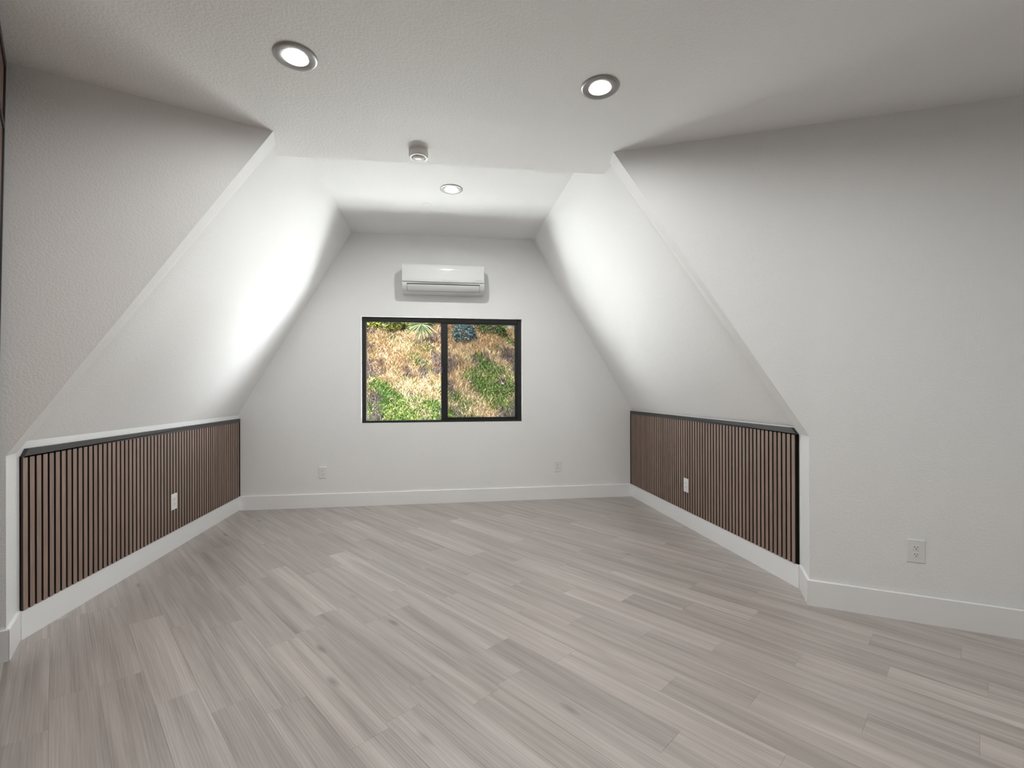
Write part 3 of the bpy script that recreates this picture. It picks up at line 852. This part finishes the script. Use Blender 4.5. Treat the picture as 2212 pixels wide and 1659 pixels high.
def leaf_cloud(center, rad, n, size, cols, flat=0.0, hang=0.0):
    """leaves on and inside an egg-shaped crown; returns verts, faces, colours (metres)"""
    p = rng.normal(0, 1, (n, 3)); p /= np.linalg.norm(p, axis=1)[:, None]
    p *= rng.uniform(0.55, 1.0, n)[:, None]**0.5
    lump = 1+0.18*np.sin(p[:, 0]*5+1)*np.sin(p[:, 1]*4+2)*np.sin(p[:, 2]*6)
    p = p*lump[:, None]*np.array(rad)+np.array(center)
    a = rng.normal(0, 1, (n, 3)); a /= np.linalg.norm(a, axis=1)[:, None]
    b = np.cross(a, rng.normal(0, 1, (n, 3))); b /= np.linalg.norm(b, axis=1)[:, None]
    sz = size*rng.uniform(0.6, 1.4, n)[:, None]
    V = np.stack([p-a*sz, p+b*sz*0.45, p+a*sz, p-b*sz*0.45], 1).reshape(-1, 3)
    k = np.arange(n)*4; F = np.stack([k, k+1, k+2, k+3], 1)
    ci = rng.integers(0, len(cols), n); c = np.array(cols)[ci]*rng.uniform(0.7, 1.3, n)[:, None]
    return V, F, np.repeat(c, 4, axis=0)
def plant_part(name, V, F, C, parent):
    me = bpy.data.meshes.new(name); me.from_pydata(V.tolist(), [], F.tolist()); me.update()
    set_cols(me, np.concatenate([np.clip(C, 0, 1), np.ones((len(C), 1))], 1)); me.materials.append(PLANT)
    o = bpy.data.objects.new(name, me); COL.objects.link(o); o.parent = parent
    return o
BARK = plain('bark_mat', (0.10, 0.085, 0.07), 0.9, bump=0.5, bscale=30, var=0.3)
def trunk(root, h, r0, name='stem'):
    m = MB(); m.lathe([(r0*1.2, -0.1), (r0, h*0.3), (r0*0.8, h*0.7), (r0*0.55, h)], 10, True, True); return m.build(name, BARK, root, smooth=True)
def bush(name, x, y, h, rad, n, size, cols, label, cat, group=None, lift=0.45):
    z = float(hill_z(np.array([x]), np.array([y]))[0])
    root = empty(name, P(x, y, z)); tag(root, label, cat, group)
    V, F, C = leaf_cloud((0, 0, h*lift), rad, n, size, cols)
    plant_part('foliage', V, F, C, root); trunk(root, h*0.6, 0.03)
    return root
HG = [(0.22,0.24,0.04),(0.12,0.17,0.03),(0.30,0.29,0.06),(0.06,0.10,0.02),(0.36,0.30,0.09)]
DK = [(0.018,0.035,0.016),(0.010,0.020,0.012),(0.03,0.05,0.02),(0.02,0.02,0.015)]
BL = [(0.07,0.13,0.15),(0.10,0.17,0.20),(0.04,0.08,0.10),(0.06,0.10,0.07)]
GR = [(0.05,0.10,0.02),(0.10,0.16,0.04),(0.03,0.06,0.015)]
for x, y, lab in ((-1.95, 10.15, 'yellow-green hedge shrub on the crest, furthest along from the fan palms'), (-1.17, 10.2, 'yellow-green hedge shrub on the crest between two others'), (-0.40, 10.3, 'yellow-green hedge shrub on the crest behind the lower fan palm')):
    bush('hedge_shrub', x, y, 0.9, (0.43, 0.42, 0.52), 4200, 0.030, HG, lab, 'shrub', 'hedge shrubs on the crest')
for k in range(6):
    bush('shade_shrub', -1.85+1.0*k, 11.15+0.05*(k % 2), 1.4, (0.50, 0.46, 1.05), 4600, 0.055, DK, 'dark green shrub at the back of the hillside crest', 'shrub', 'dark shrubs behind the crest')
bush('blue_shrub', 0.50, 9.52, 0.42, (0.27, 0.22, 0.27), 1500, 0.026, BL, 'blue-grey leafy shrub below the spiky plants on the hillside', 'shrub')
bush('green_shrub', 1.10, 9.75, 0.35, (0.34, 0.25, 0.22), 1200, 0.026, GR, 'low bright green shrub beside the blue-grey shrub', 'shrub')

def fan_plant(x, y, hgt, n, L, label, seed):
    r_ = random.Random(seed)
    z = float(hill_z(np.array([x]), np.array([y]))[0])
    root = empty('fan_palm', P(x, y, z)); tag(root, label, 'palm', 'spiky fan-leaved plants on the crest')
    trunk(root, hgt, 0.022, 'stem')
    for k in range(n):
        a = math.radians(-205+230*k/(n-1))+r_.uniform(-0.07, 0.07)   # blades splay sideways and hang down
        tip = Vector((math.cos(a), -r_.uniform(0.15, 0.7), math.sin(a)*0.8)).normalized()
        sd = tip.cross(Vector((0, 1, 0.2))).normalized()
        l_ = L*r_.uniform(0.75, 1.1); w = 0.008
        o0 = Vector((0, 0, hgt)); nr = sd.cross(tip).normalized()
        vs = [o0-sd*w*0.6, o0+nr*0.003, o0+sd*w*0.6, o0+tip*l_*0.55-sd*w, o0+tip*l_*0.55-nr*0.006, o0+tip*l_*0.55+sd*w, o0+tip*l_+Vector((0, 0, -0.06*l_))]
        fs = [(0,1,4,3),(1,2,5,4),(3,4,6),(4,5,6)]
        col = r_.choice([(0.10,0.14,0.06),(0.24,0.26,0.13),(0.020,0.035,0.020),(0.03,0.05,0.025)])
        me = bpy.data.meshes.new('leaf'); me.from_pydata([tuple(v) for v in vs], [], fs); me.update()
        set_cols(me, [col+(1,)]*7); me.materials.append(PLANT)
        o = bpy.data.objects.new('leaf', me); COL.objects.link(o); o.parent = root
fan_plant(-0.36, 9.45, 0.46, 54, 0.44, 'spiky fan palm with splayed leaves beside the yellow-green hedge', 3)
fan_plant(0.46, 9.90, 0.50, 54, 0.46, 'spiky fan palm with splayed leaves above the blue-grey shrub', 5)

z = float(hill_z(np.array([1.66]), np.array([10.1]))[0])
r = empty('tree_trunk', P(1.66, 10.1, z)); tag(r, 'slim pale tree trunk rising from the crest', 'tree')
m = MB(); m.lathe([(0.075, -0.1), (0.055, 0.1), (0.048, 0.8), (0.042, 1.6)], 12, True, True); m.build('trunk', plain('pale_bark_mat', (0.14, 0.135, 0.07), 0.9, bscale=25, var=0.35), r, smooth=True)
V, F, C = leaf_cloud((0, 0, 1.9), (0.5, 0.5, 0.5), 900, 0.04, DK); plant_part('foliage', V, F, C, r)

FLOWER = plain('flower_mat', (0.36, 0.10, 0.34), 0.6, var=0.1)
fl = None
def view_hit(u, v):
    """walk the sight line through a photo pixel until it meets the hillside"""
    d = RGT*((u-CX)/F_PX)-UP*((v-CY)/F_PX)+FWD
    for t in np.linspace(6.5, 11.5, 600):
        p = Vector((0, 0, CAM_Z))+d*float(t)
        if p.y > 6.96 and p.z < float(hill_z(np.array([p.x]), np.array([p.y]))[0]): return p
    return None
for (u, v) in ((824, 770), (871, 805), (845, 869), (1064, 786), (1077, 782), (1099, 779), (1046, 891), (1085, 835), (1015, 831)):
    p = view_hit(u, v)
    if p is None: continue
    if fl is None:
        m = MB()
        for k in range(12):
            a = 2*math.pi*k/12; c, s_ = math.cos(a), math.sin(a)
            m.add([(0.004*c+0.004*s_, 0.004*s_-0.004*c, 0), (0.004*c-0.004*s_, 0.004*s_+0.004*c, 0), (0.026*c-0.005*s_, 0.026*s_+0.005*c, 0.008), (0.026*c+0.005*s_, 0.026*s_-0.005*c, 0.008)], [(0,1,2,3)])
        m.lathe([(0.003, -0.06), (0.003, 0.0)], 6, True, True)
        fl = m.build('ice_plant_flower', FLOWER, fix=False); o = fl
    else:
        o = fl.copy(); COL.objects.link(o)
    o.location = p*S+Vector((0, -0.02, 0.055)); o.rotation_euler = (0.7, 0, random.uniform(0, 6))
    tag(o, 'small magenta flower dotted on the green ground cover', 'flower', 'magenta flowers on the hillside')
print('planks', nplank)
